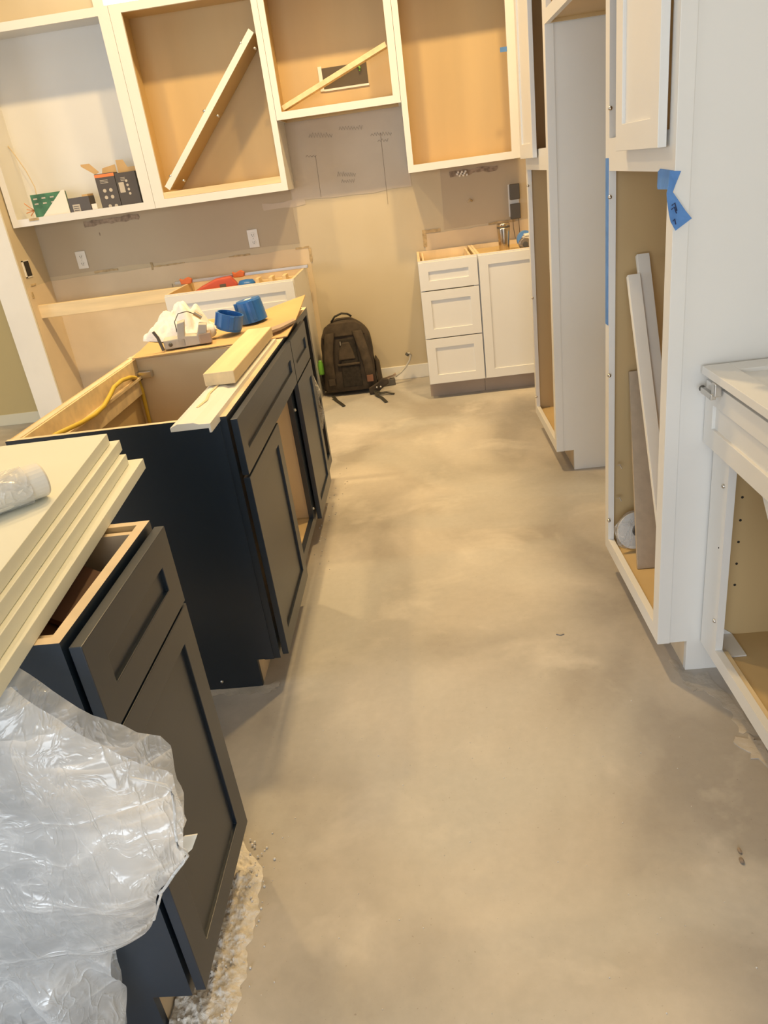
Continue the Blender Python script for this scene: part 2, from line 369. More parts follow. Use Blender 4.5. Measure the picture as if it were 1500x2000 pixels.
# rough chases cut below the wall cabinets
ch = patch(rough_rect(-2.25, -1.86, 1.318, 1.352, .006, .03), 'plaster_chase', CHASE, .006)
ch2 = patch(rough_rect(.27, .58, 1.315, 1.345, .006, .03), 'plaster_chase', CHASE, .006)
cb = B()
for k in range(9): cb.sphere((.315+k*.008, D-.014, 1.324+.012*math.sin(k*2.1)), .008, seg=8, rings=5)
cb.build('cable_tuft', OUTLET, ch2, smooth=True)
b = B(); b.tube([(.40, D-.004, 1.15), (.385, D-.02, 1.162), (.37, D-.035, 1.15)], .006, 6); b.build('cable_stub', WIRE, wall_b, smooth=True)
b = B(); b.sphere((-1.94-.22, D-.001, 1.26), .008, sq=(.6, .5, 1.6)); b.build('nail_hole', CHASE, wall_b)
# pencil notes on the wall above the hob space: illegible strokes
for (x, z, n, hgt, st) in ((-.62, 1.66, 9, .03, .018), (-.42, 1.68, 9, .032, .018), (-.22, 1.62, 8, .022, .018), (-.18, 1.58, 4, .02, .02), (-.66, 1.55, 4, .014, .02), (-.47, 1.41, 8, .03, .016), (-.45, 1.37, 6, .026, .016)):
    q = B(); pts = [(x+st*k*.5, D-.0045, z+(hgt if k % 2 else 0)*random.uniform(.5, 1)-k*.001) for k in range(n*2)]
    q.tube(pts, .0009, 4); q.build('pencil_stroke', INK, wall_b)
for (x, z0_, z1_) in ((-.16, 1.20, 1.63), (-.60, 1.30, 1.55)):
    q = B(); q.tube([(x, D-.004, z0_), (x+.004, D-.004, z1_)], .0009, 4); q.build('pencil_stroke', INK, wall_b)
# recessed downlights
for (x, yy, e, _l) in CAN:
    t = thing('recessed_downlight', 'round recessed ceiling lamp with white rim '+_l, 'lamp', (x, yy, CEIL_Z), 'recessed ceiling lamps')
    b = B(); b.lathe([(.085, -.012), (.105, -.012), (.105, 0), (.085, 0)], 32, Matrix.Translation((x, yy, CEIL_Z-.002))); b.build('rim', TRIM, t)
    b = B(); b.lathe([(.0, -.004), (.084, -.004), (.084, 0), (0, 0)], 32, Matrix.Translation((x, yy, CEIL_Z-.002))); b.build('diffuser', LAMPM, t)

# ------------------------------------------------------------------ wall cabinets on the back wall
YU = 5.019; ZB, ZT = 1.372, 2.468; UD = D-.006-YU
def upper(x0, x1, zb, label, inn, sl, sr, rb, rt_=.045, ext=WHITE):
    t = thing('wall_cabinet', label, 'cabinet', (x0, YU, zb), 'wall cabinets on the back wall')
    M = facing((x0, YU, 0), '-Y'); w_ = x1-x0
    cabinet(t, M, w_, UD, zb, ZT, ext, inn, ff(w_, zb, ZT, sl, sr, rb, rt_), toe=0, top=True, ft=.019)
    return t, M
UA, _ = upper(-2.590, -1.632, ZB, 'white doorless wall cabinet with cream interior, product boxes standing inside', WHITE, .04, .068, .045)
UB, _ = upper(-1.630, -.766, ZB, 'white doorless wall cabinet with a loose shelf across its opening', MAPLE, .068, .036, .048)
UM, _ = upper(-.764, -.004, 1.762, 'short white wall cabinet with a vent hole in its back', MAPLE, .036, .044, .042)
UR, MR = upper(-.002, .715, ZB, 'white doorless wall cabinet with bright empty maple interior above the drawer base', MAPLE, .036, .075, .042)
b = B(); b.box(.60, .64, YU-.0022, YU-.0006, 1.94, 1.965); b.build('tape_scrap', BLUET, UR)
# bottom cleat inside the second cabinet, vent in the short one
b = B(); b.box(-1.562, -.802, YU+.004, YU+.04, ZB+.049, ZB+.085); b.build('cleat', PINE_X, UB, bevel=.001)
v = B(); v.box(-.477, -.194, D-.018, D-.0145, 1.915, 2.03); vo = v.build('vent_opening', VENT, UM)
v = B(); v.box(-.50, -.477, D-.022, D-.0145, 1.905, 2.04).box(-.477, -.19, D-.022, D-.0145, 1.903, 1.914); v.build('vent_rim', TRIM, vo)
v = B(); v.tube([(-.25, D-.024, 2.02), (-.235, D-.03, 2.0), (-.24, D-.03, 1.985)], .006, 6); v.build('vent_clip', GREEN, vo)
# loose diagonal boards standing in two of the wall cabinets
def slab(name, a, b_, thick, y0, y1, m, label, cat, group=None):
    a, b_ = Vector((a[0], 0, a[1])), Vector((b_[0], 0, b_[1])); d = (b_-a).normalized(); n = Vector((-d.z, 0, d.x))*thick
    q = B(); P = [a, b_, b_+n, a+n]; q.prism([(v_.x, v_.z) for v_ in P], y0, y1, 'y'); return tag(q.build(name, m, bevel=.0015), label, cat, group)
dt = thing('loose_shelf', 'loose maple shelf with white front edge leaning diagonally in the wall cabinet', 'shelf', (-1.5, YU+.15, ZB+.03))
for nm, ya, yb, mm in (('front_edge', YU+.002, YU+.012, TRIM), ('shelf_board', YU+.0122, YU+.285, MAPLE)):
    aa, bb = Vector((-1.515, 0, 1.466)), Vector((-.814, 0, 2.225)); dd = (bb-aa).normalized(); nn_ = Vector((-dd.z, 0, dd.x))*.036
    q = B(); q.prism([(v_.x, v_.z) for v_ in (aa, bb, bb+nn_, aa+nn_)], ya, yb, 'y'); q.build(nm, mm, dt)
for (u, z, w_) in ((-1.195, 1.87, 'mid height'), (-.90, 2.185, 'its upper end'), (-1.49, 1.545, 'its lower end')):
    for dx, dz, rr_, sd in ((0, 0, .011, 'above'), (.075, -.035, .009, 'below')):
        q = B(); q.sphere((u+dx, YU+.008, z+dz), rr_, sq=(1, .7, .8)); q.sphere((u+dx+.004, YU+.012, z+dz-.004), rr_*.8)
        tag(q.build('shelf_clip', METAL, smooth=True), 'small metal shelf clip just %s the loose diagonal shelf at %s' % (sd, w_), 'clip', 'clips on the diagonal shelf')
slab('diagonal_stick', (-.717, 1.812), (-.052, 2.06), .028, YU+.03, YU+.11, PINE, 'thin pine stick leaning diagonally in front of the vent hole', 'stick')

# things inside the first wall cabinet (its floor top is at ZB+.028)
ZF = ZB+.0285
def carton(name, x, yy, w_, d, h, rz, m, label, cat='box', group=None, print_=None):
    t = thing(name, label, cat, (x, yy, ZF), group)
    M = Matrix.Translation((x, yy, ZF)) @ Matrix.Rotation(rz, 4, 'Z')
    q = B(); q.M = M; q.box(-w_/2, w_/2, -d/2, d/2, 0, h); bo = q.build('carton', m, t, bevel=.001)
    return t, M, bo
gt, gM, gb = carton('green_box', -2.335, 5.10, .21, .07, .15, .05, GREENB, 'dark green printed box behind a folded white sheet in the wall cabinet')
q = B(); q.M = gM; q.prism([(-.075, 0), (.125, 0), (.125, .155), (.105, .155)], -.041, -.037, 'y'); q.build('paper_flap', PAPER, gt)
for k in range(6):
    q = B(); q.M = gM; q.box(-.09+.055*(k % 3), -.065+.055*(k % 3), -.0362, -.0352, .09+.03*(k//3), .098+.03*(k//3)); q.build('print_mark', PKG_P, gb)
st_, sM, sb = carton('small_carton', -2.128, 5.10, .145, .08, .10, -.08, PKG, 'small brown printed carton lying beside the green box')
q = B(); q.M = sM; q.box(-.05, .0, -.0412, -.0402, .015, .06); q.build('label', PKG_P, sb)
for k in range(3):
    q = B(); q.M = sM; q.box(-.045, -.008, -.0418, -.0412, .022+k*.012, .026+k*.012); q.build('print_mark', PKG, sb)
q = B(); q.M = sM; q.box(.03, .07, -.04, .04, .1, .112); q.build('torn_lid', CARD, sb)
tg = B(); tg.box(-2.055, -2.02, 5.06, 5.065, ZF, ZF+.05); tag(tg.build('price_tag', PAPER), 'small white card tag standing between the dark cartons', 'tag')
for (x, rz, w_, h, lab, left) in ((-1.925, .06, .125, .215, 'open black carton with orange band and round icons in the wall cabinet', True), (-1.787, -.04, .135, .205, 'grey brown open carton with a column of round icons beside the black one', False)):
    bt, bM, bo = carton('product_carton', x, 5.10, w_, .09, h, rz, PKG, lab)
    if left:
        q = B(); q.M = bM; q.box(-w_/2, w_/2, -.0462, -.0452, h-.022, h-.004); q.build('orange_band', PKG_O, bo)
        ic = [(-.02, .115), (.02, .115), (-.02, .075), (.02, .075), (-.01, .022), (.03, .02)]
        q = B(); q.M = bM; q.prism([(-w_/2, h), (-w_/2-.075, h+.055), (-w_/2-.075, h+.067), (-w_/2-.02, h+.066), (-w_/2+.03, h+.01)], -.02, -.017, 'y'); q.build('open_flap', CARD, bt)
        q = B(); q.M = bM; q.prism([(-w_/2+.03, h), (w_/2, h), (w_/2, h+.045), (-w_/2+.04, h+.032)], .03, .033, 'y'); q.build('open_flap', CARD, bt)
    else:
        ic = [(.0, .155), (.002, .13), (.004, .105), (.006, .08)]
        q = B(); q.M = bM; q.prism([(-w_/2, h), (w_/2, h), (w_/2-.02, h+.03), (-.0, h+.03), (-.02, h+.075), (-w_/2, h+.078)], .03, .033, 'y'); q.build('open_flap', CARD, bt)
        q = B(); q.M = bM; q.box(-.055, -.02, -.0462, -.0452, .09, .15); q.build('label', PKG_P, bo)
    for (u, z) in ic:
        q = B(); q.M = bM; q.lathe([(.0, 0), (.011 if left else .008, 0), (.011 if left else .008, .0008), (0, .0008)], 14, Matrix.Translation((u, -.0454, z)) @ Matrix.Rotation(math.pi/2, 4, 'X')); q.build('icon', PKG_P, bo)
    for k in range(3):
        q = B(); q.M = bM; q.box(-.035, .015 if left else -.005, -.0462, -.0452, .158+k*.008, .161+k*.008); q.build('print_mark', PKG_P, bo)
wt = thing('loose_cable', 'thin cream cable with bare copper ends hanging inside the wall cabinet', 'cable', (-2.53, 5.15, ZF))
q = B(); q.tube([(-2.575, 5.25, 1.86), (-2.54, 5.24, 1.80), (-2.49, 5.22, 1.70), (-2.455, 5.2, 1.60), (-2.452, 5.18, 1.52), (-2.48, 5.16, 1.46)], .0035, 6); q.build('sheath', WIRE, wt, smooth=True)
for (dx, dz) in ((-.05, .05), (-.055, -.01), (-.03, -.03), (-.045, .012)):
    q = B(); q.tube([(-2.48, 5.16, 1.46), (-2.48+dx*.5, 5.15, 1.46+dz*.4), (-2.48+dx, 5.14, 1.46+dz)], .003, 6); q.build('bare_end', COPPER, wt, smooth=True)
tag(B().box(-2.47, -2.405, YU-.003, YU-.0005, ZB+.028, ZB+.044).build('wood_scrap', CUT), 'brown wood sliver stuck on the bottom rail of the wall cabinet', 'scrap')

# outlets on the back wall
def outlet(x, z, label, group=None):
    t = thing('wall_outlet', label, 'outlet', (x, D-.003, z-.058), group)
    q = B(); q.box(x-.036, x+.036, D-.0095, D-.0032, z-.058, z+.058); pl = q.build('cover_plate', OUTLET, t, bevel=.002)
    for dz in (-.024, .024):
        q = B(); q.lathe([(0, 0), (.017, 0), (.016, .002), (0, .002)], 18, Matrix.Translation((x, D-.0095, z+dz)) @ Matrix.Rotation(math.pi/2, 4, 'X')); s_ = q.build('socket', OUTLET, t)
        for dx in (-.006, .006):
            q = B(); q.box(x+dx-.0012, x+dx+.0012, D-.0122, D-.0114, z+dz-.004, z+dz+.006); q.build('slot', DARK, s_)
        q = B(); q.box(x-.0025, x+.0025, D-.0122, D-.0114, z+dz-.011, z+dz-.007); q.build('slot', DARK, s_)
    q = B(); q.sphere((x, D-.0096, z), .003); q.build('screw_head', METAL, t)
outlet(-1.106, 1.10, 'white duplex outlet on the taupe wall above the cabinet with the clamp')
outlet(-2.333, 1.11, 'white duplex outlet on the wall beneath the cabinet with product boxes')
# charger pair
t = thing('power_adapter', 'two black power adapters plugged in one above the other on the wall', 'adapter', (.676, D-.003, 1.0))
q = B(); q.box(.64, .71, D-.010, D-.0032, 1.02, 1.22); q.build('cover_plate', OUTLET, t, bevel=.002)
for z in (1.125, 1.005):
    q = B(); q.box(.648, .712, D-.05, D-.0105, z, z+.095); a_ = q.build('adapter_block', DGREY, t, bevel=.004)
q = B(); q.tube([(.66, D-.03, 1.005), (.664, D-.02, .95), (.672, D-.02, .88)], .002, 6).tube([(.70, D-.03, 1.005), (.702, D-.02, .93), (.706, D-.02, .88)], .002, 6); q.build('cord', DGREY, t)

# ------------------------------------------------------------------ base cabinets on the back wall
def base(name, label, x0, x1, yf, group):
    t = thing(name, label, 'cabinet', (x0, yf, 0), group); return t, facing((x0, yf, 0), '-Y'), x1-x0
G = 'white base cabinets on the back wall'
YF = 4.719
t, M, w_ = base('drawer_base_cabinet', 'white base cabinet with three shaker drawers', -.002, .361, YF, G)
cabinet(t, M, w_, D-.006-YF, 0, H, WHITE, MAPLE, ff(w_, .1, H, .03, .03, .03, .03), toe=.1, edge=RAW, stretchers=True)
for z0, z1 in ((.108, .398), (.404, .694), (.700, .868)): shaker('drawer_front', M, .002, w_-.002, z0, z1, WHITE, t)
q = B(); q.M = M; q.box(.03, w_-.03, .03, .55, .80, .812); q.build('drawer_box_bottom', RAW, t)
for xa in (.03, w_-.042): q = B(); q.M = M; q.box(xa, xa+.012, .03, .55, .813, .868); q.build('drawer_box_side', RAW, t)
t, M, w_ = base('door_base_cabinet', 'white base cabinet with a single tall shaker door', .363, .98, YF, G)
cabinet(t, M, w_, D-.006-YF, 0, H, WHITE, MAPLE, ff(w_, .1, H, .03, .03, .03, .03), toe=.1, edge=RAW, stretchers=True)
shaker('door', M, .004, .46, .108, .868, WHITE, t)
q = B(); q.M = M; q.box(.018, w_-.018, .10, .56, .834, .848); q.build('plywood_deck', MAPLE, t)
# things on the deck of that cabinet
ZD = .849
t = thing('travel_mug', 'tall brushed steel travel mug with dark band', 'mug', (.558, 4.97, ZD))
q = B(); q.lathe([(0, 0), (.030, 0), (.033, .012), (.036, .06), (.041, .13), (.041, .138)], 28, Matrix.Translation((.558, 4.97, ZD))); q.build('body', STEEL, t, smooth=True)
q = B(); q.lathe([(.0415, .138), (.0415, .146), (.0415, .146), (0, .146)], 28, Matrix.Translation((.558, 4.97, ZD))); q.build('seal_band', DGREY, t)
q = B(); q.lathe([(.041, .146), (.0405, .160), (.036, .166), (0, .166)], 28, Matrix.Translation((.558, 4.97, ZD))); q.build('lid', STEEL, t, smooth=True)
t = thing('tape_measure', 'silver tape measure on the white base cabinet edge', 'tape measure', (.66, 4.80, ZD))
q = B(); q.lathe([(0, 0), (.036, 0), (.038, .004), (.038, .036), (.036, .04), (0, .04)], 24, Matrix.Translation((.665, 4.82, .89)) @ Matrix.Rotation(math.pi/2, 4, 'X')); q.build('case', STEEL, t, bevel=.002)
q = B(); q.box(.628, .70, 4.785, 4.815, ZD, .855); q.build('base', YELLOWC, t)
q = B(); q.lathe([(0, 0), (.017, 0), (.017, .003), (0, .003)], 20, Matrix.Translation((.665, 4.78, .89)) @ Matrix.Rotation(math.pi/2, 4, 'X')); q.build('badge', DGREY, t)
t = thing('blue_tape_roll', 'roll of blue masking tape beside the steel mug', 'tape', (.69, 4.95, ZD))
q = B()
for k in range(28):
    pass
prof = [(.030, 0), (.052, 0), (.052, .048), (.030, .048)]
rings = []
MT = Matrix.Translation((.69, 4.98, ZD+.053)) @ Matrix.Rotation(math.pi/2, 4, 'X')
q.grid([[MT @ Vector((a*math.cos(2*math.pi*k/28), a*math.sin(2*math.pi*k/28), z)) for a, z in prof] for k in range(29)], closed=True); q.build('roll', BLUET, t)
t = thing('nail_tray', 'pale stacked paper packets behind the tape measure', 'packet', (.71, 4.90, ZD))
for k in range(3): q = B(); q.box(.66+.008*k, .74, 4.87, 4.93, ZD+.045+k*.016, ZD+.058+k*.016) if k else q.box(.66, .74, 4.87, 4.93, ZD, ZD+.058); q.build('packet', PAPER, t, bevel=.003)

# sink base
YS = 4.684
t, M, w_ = base('sink_base_cabinet', 'white sink base cabinet with a long false drawer front and a bar clamp on it', -1.597, -.773, YS, G)
cabinet(t, M, w_, D-.006-YS, 0, H, WHITE, MAPLE, ff(w_, .1, H, .04, .04, .04, .03), toe=.1, edge=RAW, stretchers=True)
shaker('drawer_front', M, .003, w_-.003, .700, .868, WHITE, t)
shaker('door', M, .003, w_/2-.002, .108, .694, WHITE, t); shaker('door', M, w_/2+.002, w_-.003, .108, .694, WHITE, t)
q = B(); q.M = M; q.box(.018, w_-.018, .03, .60, .79, .802); q.build('plywood_deck', MAPLE, t)
ZK = .8025
t = thing('bar_clamp', 'long aluminium bar clamp with orange jaws lying along the cabinet back', 'clamp', (-1.2, 5.20, H))
q = B(); q.box(-1.68, -.745, 5.19, 5.215, H+.001, H+.022); q.build('bar', METAL, t, bevel=.002)
for x in (-1.595, -1.225):
    q = B(); q.prism([(x-.035, H+.0), (x+.035, H+.0), (x+.045, H+.03), (x+.02, H+.045), (x-.02, H+.03), (x-.04, H+.04)], 5.165, 5.19, 'y'); q.build('jaw', ORANGE, t, bevel=.004)
q = B(); q.tube([(-1.68, 5.2, H+.01), (-1.70, 5.2, H+.01), (-1.70, 5.2, H-.05)], .004, 6); q.build('end_stop', METAL, t)
t = thing('red_tool_case', 'red plastic tool lying in the open sink base', 'tool', (-1.38, 5.0, ZK))
Mr = Matrix.Translation((-1.34, 5.0, ZK)) @ Matrix.Rotation(math.radians(12), 4, 'Z')
q = B(); q.M = Mr; q.prism([(-.17, 0), (.12, 0), (.14, .05), (.10, .105), (.0, .10), (-.10, .065), (-.17, .03)], -.04, .04, 'y'); q.build('body', RED, t, bevel=.012, seg=3)
q = B(); q.M = Mr; q.box(.02, .06, -.043, -.039, .045, .065); q.build('badge', DGREY, t)
q = B(); q.M = Mr; q.box(-.26, -.165, -.02, .02, .0, .022); q.build('blade', STEEL, t, bevel=.002)
t = thing('plastic_dome', 'round blue plastic dome beside the red tool', 'dome', (-1.135, 4.98, ZK))
q = B(); q.lathe([(0, 0), (.06, 0), (.058, .05), (.045, .07), (.0, .076)], 24, Matrix.Translation((-1.135, 4.98, ZK))); q.build('shell', BLUEP, t, smooth=True)
for x, wl in ((-1.055, 'right beside the blue dome'), (-.965, 'between the two other wedges'), (-.875, 'next to the end panel of the sink base')):
    q = B(); q.prism([(x-.016, ZK), (x+.016, ZK), (x+.013, ZK+.075), (x-.010, ZK+.075)], 4.93, 5.03, 'y'); tag(q.build('wood_wedge', PINE, bevel=.002), 'pale wooden wedge standing '+wl, 'wedge', 'wooden wedges in the sink base')
q = B(); q.box(-1.09, -.82, 5.04, 5.06, ZK, ZK+.05); tag(q.build('wood_strip', PINE_X, bevel=.001), 'flat wooden strip behind the wedges in the sink base', 'strip')
# ledger across the empty bay at the left
q = B(); q.box(-2.599, -1.598, 5.03, 5.068, .79, .876); tag(q.build('ledger_board', PINE_X, bevel=.002), 'horizontal pine ledger board across the empty bay below the outlets', 'board')
# ------------------------------------------------------------------ tall cabinets and base on the right
def side(name, label, ynear, yfar, xf, cat='cabinet', group=None):
    t = thing(name, label, cat, (xf, ynear, 0), group); return t, facing((xf, yfar, 0), '-X'), yfar-ynear
PT = 2.468; PD = 1.195-R
for (yn, yf, lab) in ((1.737, 2.337, 'tall white pantry cabinet with boards leaning inside and blue tape on it'), (3.286, 3.909, 'tall white pantry cabinet with an empty open bay next to the white base cabinets')):
    t, M, w_ = side('pantry_cabinet', lab, yn, yf, R, group='tall white pantry cabinets')
    near = yn < 2
    cabinet(t, M, w_, PD, 0, PT, WHITE, MAPLE, ff(w_, .1, PT, .042, .042, .045, .05, [(1.322, 1.405)]), toe=.1, toed=.082, top=True, tk=RAW)
    q = B(); q.M = M; q.box(.016, w_-.016, .019, PD-.008, 1.36, 1.376); q.build('fixed_shelf', MAPLE, t)
    q = B(); q.M = M; q.box(w_, w_+.004, .0, .034, .1, PT); q.build('frame_return', WHITE, t, bevel=.001)
    screws(t, M, [(.055 if near else .05, z) for z in ((1.478, 1.254, .734, .224) if near else (1.252, .724, .202))], .006)
    if not near: shaker('door', M, .010, .392, 1.372, 2.44, WHITE, t, fr=.06)
    if near:
        shaker('door', M, .212, w_-.036, 1.372, 2.44, WHITE, t, fr=.06)
        q = B(); q.M = M; q.box(.003, .036, -.0012, -.0002, .887, 1.355); q.build('tape_strip', BLUET, t)
        for z in (.17, .30, .42):
            q = B(); q.M = M; q.tube([(.043, .03, z), (.052, .035, z+.006), (.058, .04, z-.006)], .0025, 6); q.build('hinge_stub', GBOARD, t)
# bridge cabinet over the fridge space
t, M, w_ = side('bridge_cabinet', 'white cabinet bridging the fridge gap between the two pantries', 2.339, 3.281, R, group=None)
cabinet(t, M, w_, PD, 1.822, PT, WHITE, MAPLE, ff(w_, 1.822, PT, .04, .04, .045, .05), toe=0, top=True)
# blue tape hanging from the near pantry
t = thing('tape_tail', 'twisted blue masking tape piece with ink notes hanging at the pantry edge', 'tape', (R, 1.735, 1.2))
q = B(); q.prism([(1.742, 1.325), (1.83, 1.328), (1.845, 1.322), (1.848, 1.29), (1.842, 1.285), (1.765, 1.287), (1.742, 1.30)], R-.0018, R-.0004, 'x'); q.build('stuck_patch', BLUET, t)
q = B(); TP = [[(.550, 1.731, 1.325), (.574, 1.7325, 1.322)], [(.546, 1.724, 1.297), (.562, 1.728, 1.297)], [(.541, 1.718, 1.283), (.555, 1.722, 1.283)], [(.541, 1.713, 1.268), (.566, 1.718, 1.266)], [(.545, 1.710, 1.240), (.582, 1.718, 1.243)], [(.549, 1.710, 1.225), (.596, 1.718, 1.226)], [(.560, 1.710, 1.206), (.580, 1.714, 1.217)]]
q.grid(TP); q.build('hanging_tail', BLUET, t, solid=.0012)
for (a, c) in (((.550, 1.7085, 1.258), (.562, 1.711, 1.246)), ((.549, 1.7075, 1.250), (.561, 1.710, 1.241)), ((.553, 1.7075, 1.226), (.560, 1.7085, 1.219))):
    q = B(); q.tube([a, ((a[0]+c[0])/2, a[1]-.0005, max(a[2], c[2])+.004), c], .0012, 5); q.build('ink_stroke', INKD, t)
# things inside the near pantry (bottom board top at .128)
def lean(name, top, bot, w_, th, m, label, cat, wdir=(1, 0, 0)):
    a, c, wd = Vector(bot), Vector(top), Vector(wdir); d = (c-a).normalized(); n = d.cross(wd).normalized()*th
    q = B(); V = [a, a+wd*w_, c+wd*w_, c]; vv = q._v([*V, *[x+n for x in V]])
    for f in ((0, 1, 2, 3), (4, 7, 6, 5), (0, 4, 5, 1), (1, 5, 6, 2), (2, 6, 7, 3), (3, 7, 4, 0)): q.bm.faces.new([vv[i] for i in f])
    return tag(q.build(name, m, bevel=.0012), label, cat)
lean('white_board', (.6418, 2.292, 1.088), (.6418, 1.812, .150), .036, .019, TRIM, 'longer white painted batten leaning inside the tall pantry', 'batten')
lean('white_board', (.605, 2.251, 1.039), (.605, 1.768, .145), .036, .019, TRIM, 'shorter white painted batten in front of the other batten in the pantry', 'batten')
lean('grey_panel', (.627, 2.300, .735), (.609, 2.101, .130), .30, .012, GBOARD, 'grey brown offcut panel leaning at the back of the tall pantry', 'panel')
t = thing('packaged_disc', 'round saw blade in clear wrapping on the pantry floor', 'disc', (.64, 2.24, .129))
Mp = Matrix.Translation((.640, 2.246, .196)) @ Matrix.Rotation(math.radians(78), 4, 'X') @ Matrix.Rotation(math.radians(10), 4, 'Y')
q = B(); q.lathe([(0, 0), (.064, 0), (.064, .003), (0, .003)], 36, Mp); q.build('disc', OUTLET, t)
q = B(); q.lathe([(0, 0), (.022, 0), (.022, .004), (0, .004)], 24, Mp @ Matrix.Translation((0.01, 0, .001))); q.build('hub_label', DGREY, t)
q = B(); rows = []
for i in range(9):
    rows.append([Mp @ Vector((.074*math.cos(2*math.pi*k/30)*i/8*(1+.07*math.sin(5*k)), .068*math.sin(2*math.pi*k/30)*i/8*(1+.06*math.cos(7*k)), (.007+.003*noise.noise(Vector((i*.5, k*.6, 3))) - .006*(i/8)**4))) for k in range(30)])
q.grid(rows[1:], closed=True); q.build('wrapping', POLY2, t, smooth=True)

# near base cabinet on the right
XB = .68
t, M, w_ = side('base_cabinet', 'white base cabinet with an open bay and notched apron beside the pantry', .86, 1.730, XB)
fr = [(0, .10, .1, H), (w_-.05, w_, .1, H), (.10, w_-.05, .1, .142), (.10, w_-.05, .675, H)]
cabinet(t, M, w_, 1.195-XB, 0, H, WHITE, MAPLE, fr, toe=.1, tk=RAW)
q = B(); q.M = M; q.prism([(.272, .676), (w_-.05, .676), (w_-.05, .50), (.43, .50)], .001, .018, 'y'); q.build('apron_brace', WHITE, t)
shaker('drawer_front', M, -.004, w_-.004, .70, .858, WHITE, t, y0=-.026, fr=.05)
q = B(); q.M = M; q.box(.0165, .118, .02, .075, .129, .133).prism([(.02, .133), (.075, .133), (.02, .175)], .0165, .019, 'x'); q.build('corner_bracket', OUTLET, t)
q = B(); q.M = M; q.box(.104, w_-.054, .02, .032, .129, .139); q.build('front_edge_strip', PINE, t)
for z in (.546, .481, .418, .353, .288):
    q = B(); q.M = M; q.lathe([(0, 0), (.0035, 0), (.0035, .001), (0, .001)], 10, Matrix.Translation((.0162, .073, z)) @ Matrix.Rotation(math.pi/2, 4, 'Y')); q.build('shelf_pin_hole', DARK, t)
screws(t, M, [(.078, .612), (.085, .227)], .006)
q = B(); q.M = M; q.sphere((.075, -.0, .44), .002); q.build('nail_head', DARK, t)
# shaker door lying flat on top, hinge hanging off it
t = thing('loose_door', 'white shaker cabinet door lying flat on the base cabinet', 'door', (.64, 1.1, H))
x0, x1, y0, y1, z0 = .638, 1.19, .95, 1.722, H+.001
q = B(); q.box(x0, x0+.06, y0, y1, z0, z0+.019).box(x1-.06, x1, y0, y1, z0, z0+.019).box(x0+.06, x1-.06, y1-.06, y1, z0, z0+.019).box(x0+.06, x1-.06, y0, y0+.06, z0, z0+.019)
q.build('door_frame', WHITE, t, bevel=.001)
q = B(); q.box(x0+.06, x1-.06, y0+.06, y1-.06, z0+.004, z0+.010); q.build('panel', WHITE, t)
hp = B(); hp.box(.634, .650, 1.628, 1.650, .846, .8765).box(.630, .643, 1.640, 1.705, .836, .850); hg = hp.build('hinge', METAL, t, bevel=.002)
q = B(); q.sphere((.636, 1.708, .845), .008); q.build('hinge_knuckle', DGREY, hg)

# ------------------------------------------------------------------ navy cabinets on the left
GN = 'navy shaker base cabinets of the island run'
def navy(label, y0, y1, frame, **k):
    t = thing('navy_base_cabinet', label, 'cabinet', (I, y0, 0), GN); M = facing((I, y0, 0), '+X'); w_ = y1-y0
    cabinet(t, M, w_, .61, 0, H, NAVY, MAPLE, frame(w_), toe=.1, edge=RAW, tk=RAW, stretchers=True, **k); return t, M, w_
t, M, w_ = navy('navy base cabinet standing apart under the stacked white boards', .815, 1.201, lambda w_: ff(w_, .1, H, .038, .038, .038, .03, [(.68, .71)]))
shaker('drawer_front', M, .004, w_-.004, .702, .864, NAVY, t); shaker('door', M, .004, w_-.004, .108, .696, NAVY, t)
q = B(); q.M = M; q.box(.03, w_-.03, .03, .52, .71, .72); q.build('drawer_bottom', BROWN, t)  # brown wood, its shadow put into the colour
for xa in (.024, w_-.036): q = B(); q.M = M; q.box(xa, xa+.012, .024, .52, .71, .868); q.build('drawer_side', RAW, t)
q = B(); q.M = M; q.box(.036, w_-.036, .022, .034, .71, .80); q.build('drawer_side', RAW, t)
pch = thing('shaded_wood_infill', 'made-up dark brown pouch inside the open navy drawer', 'infill', (I-.2, 1.0, .72))  # made-up shape standing for shadowed brown wood in the drawer
q = B(); q.prism([(-.36+I+.25, .721), (I-.045, .721), (I-.05, .79), (I-.12, .83), (I-.22, .80)], .87, 1.14, 'y'); q.build('body', BROWN, pch, bevel=.01, seg=3)
q = B(); q.prism([(I-.05, .795), (I-.12, .835), (I-.20, .815), (I-.205, .822), (I-.12, .846), (I-.046, .802)], .96, 1.12, 'y'); q.build('flap', BROWN, pch)
q = B(); q.sphere((I-.08, .90, .806), .006); q.build('snap', METAL, pch)

t, M, w_ = navy('navy island cabinet with a bare dark end panel and one door missing', 1.827, 2.783, lambda w_: ff(w_, .1, H, .038, .045, .038, .03, [(.685, .705)]))
IC = t
shaker('drawer_front', M, .006, w_-.004, .704, .864, NAVY, t); shaker('door', M, .006, .480, .108, .696, NAVY, t)
q = B(); q.M = M; q.box(w_-.0165-.002, w_-.0165, .022, .602, .13, .87); q.build('divider_lining', LINING, t)
q = B(); q.M = M; q.box(.02, w_-.02, .575, .582, .74, .872).box(.02, w_-.02, .56, .575, .80, .81); q.build('back_nailer', PINE_X, t, bevel=.001)
for k in range(6):
    for yy in (.09,):
        q = B(); q.M = M; q.lathe([(0, 0), (.003, 0), (.003, .001), (0, .001)], 8, Matrix.Translation((w_-.0192, yy, .22+k*.075)) @ Matrix.Rotation(math.pi/2, 4, 'Y')); q.build('shelf_pin_hole', DARK, t)
screws(t, M, [(w_-.02, .60), (w_-.02, .17)], .006)
q = B(); q.M = M; q.box(-.003, -.0002, .02, .05, .1, H-.004); q.build('end_stile', NAVY, t)
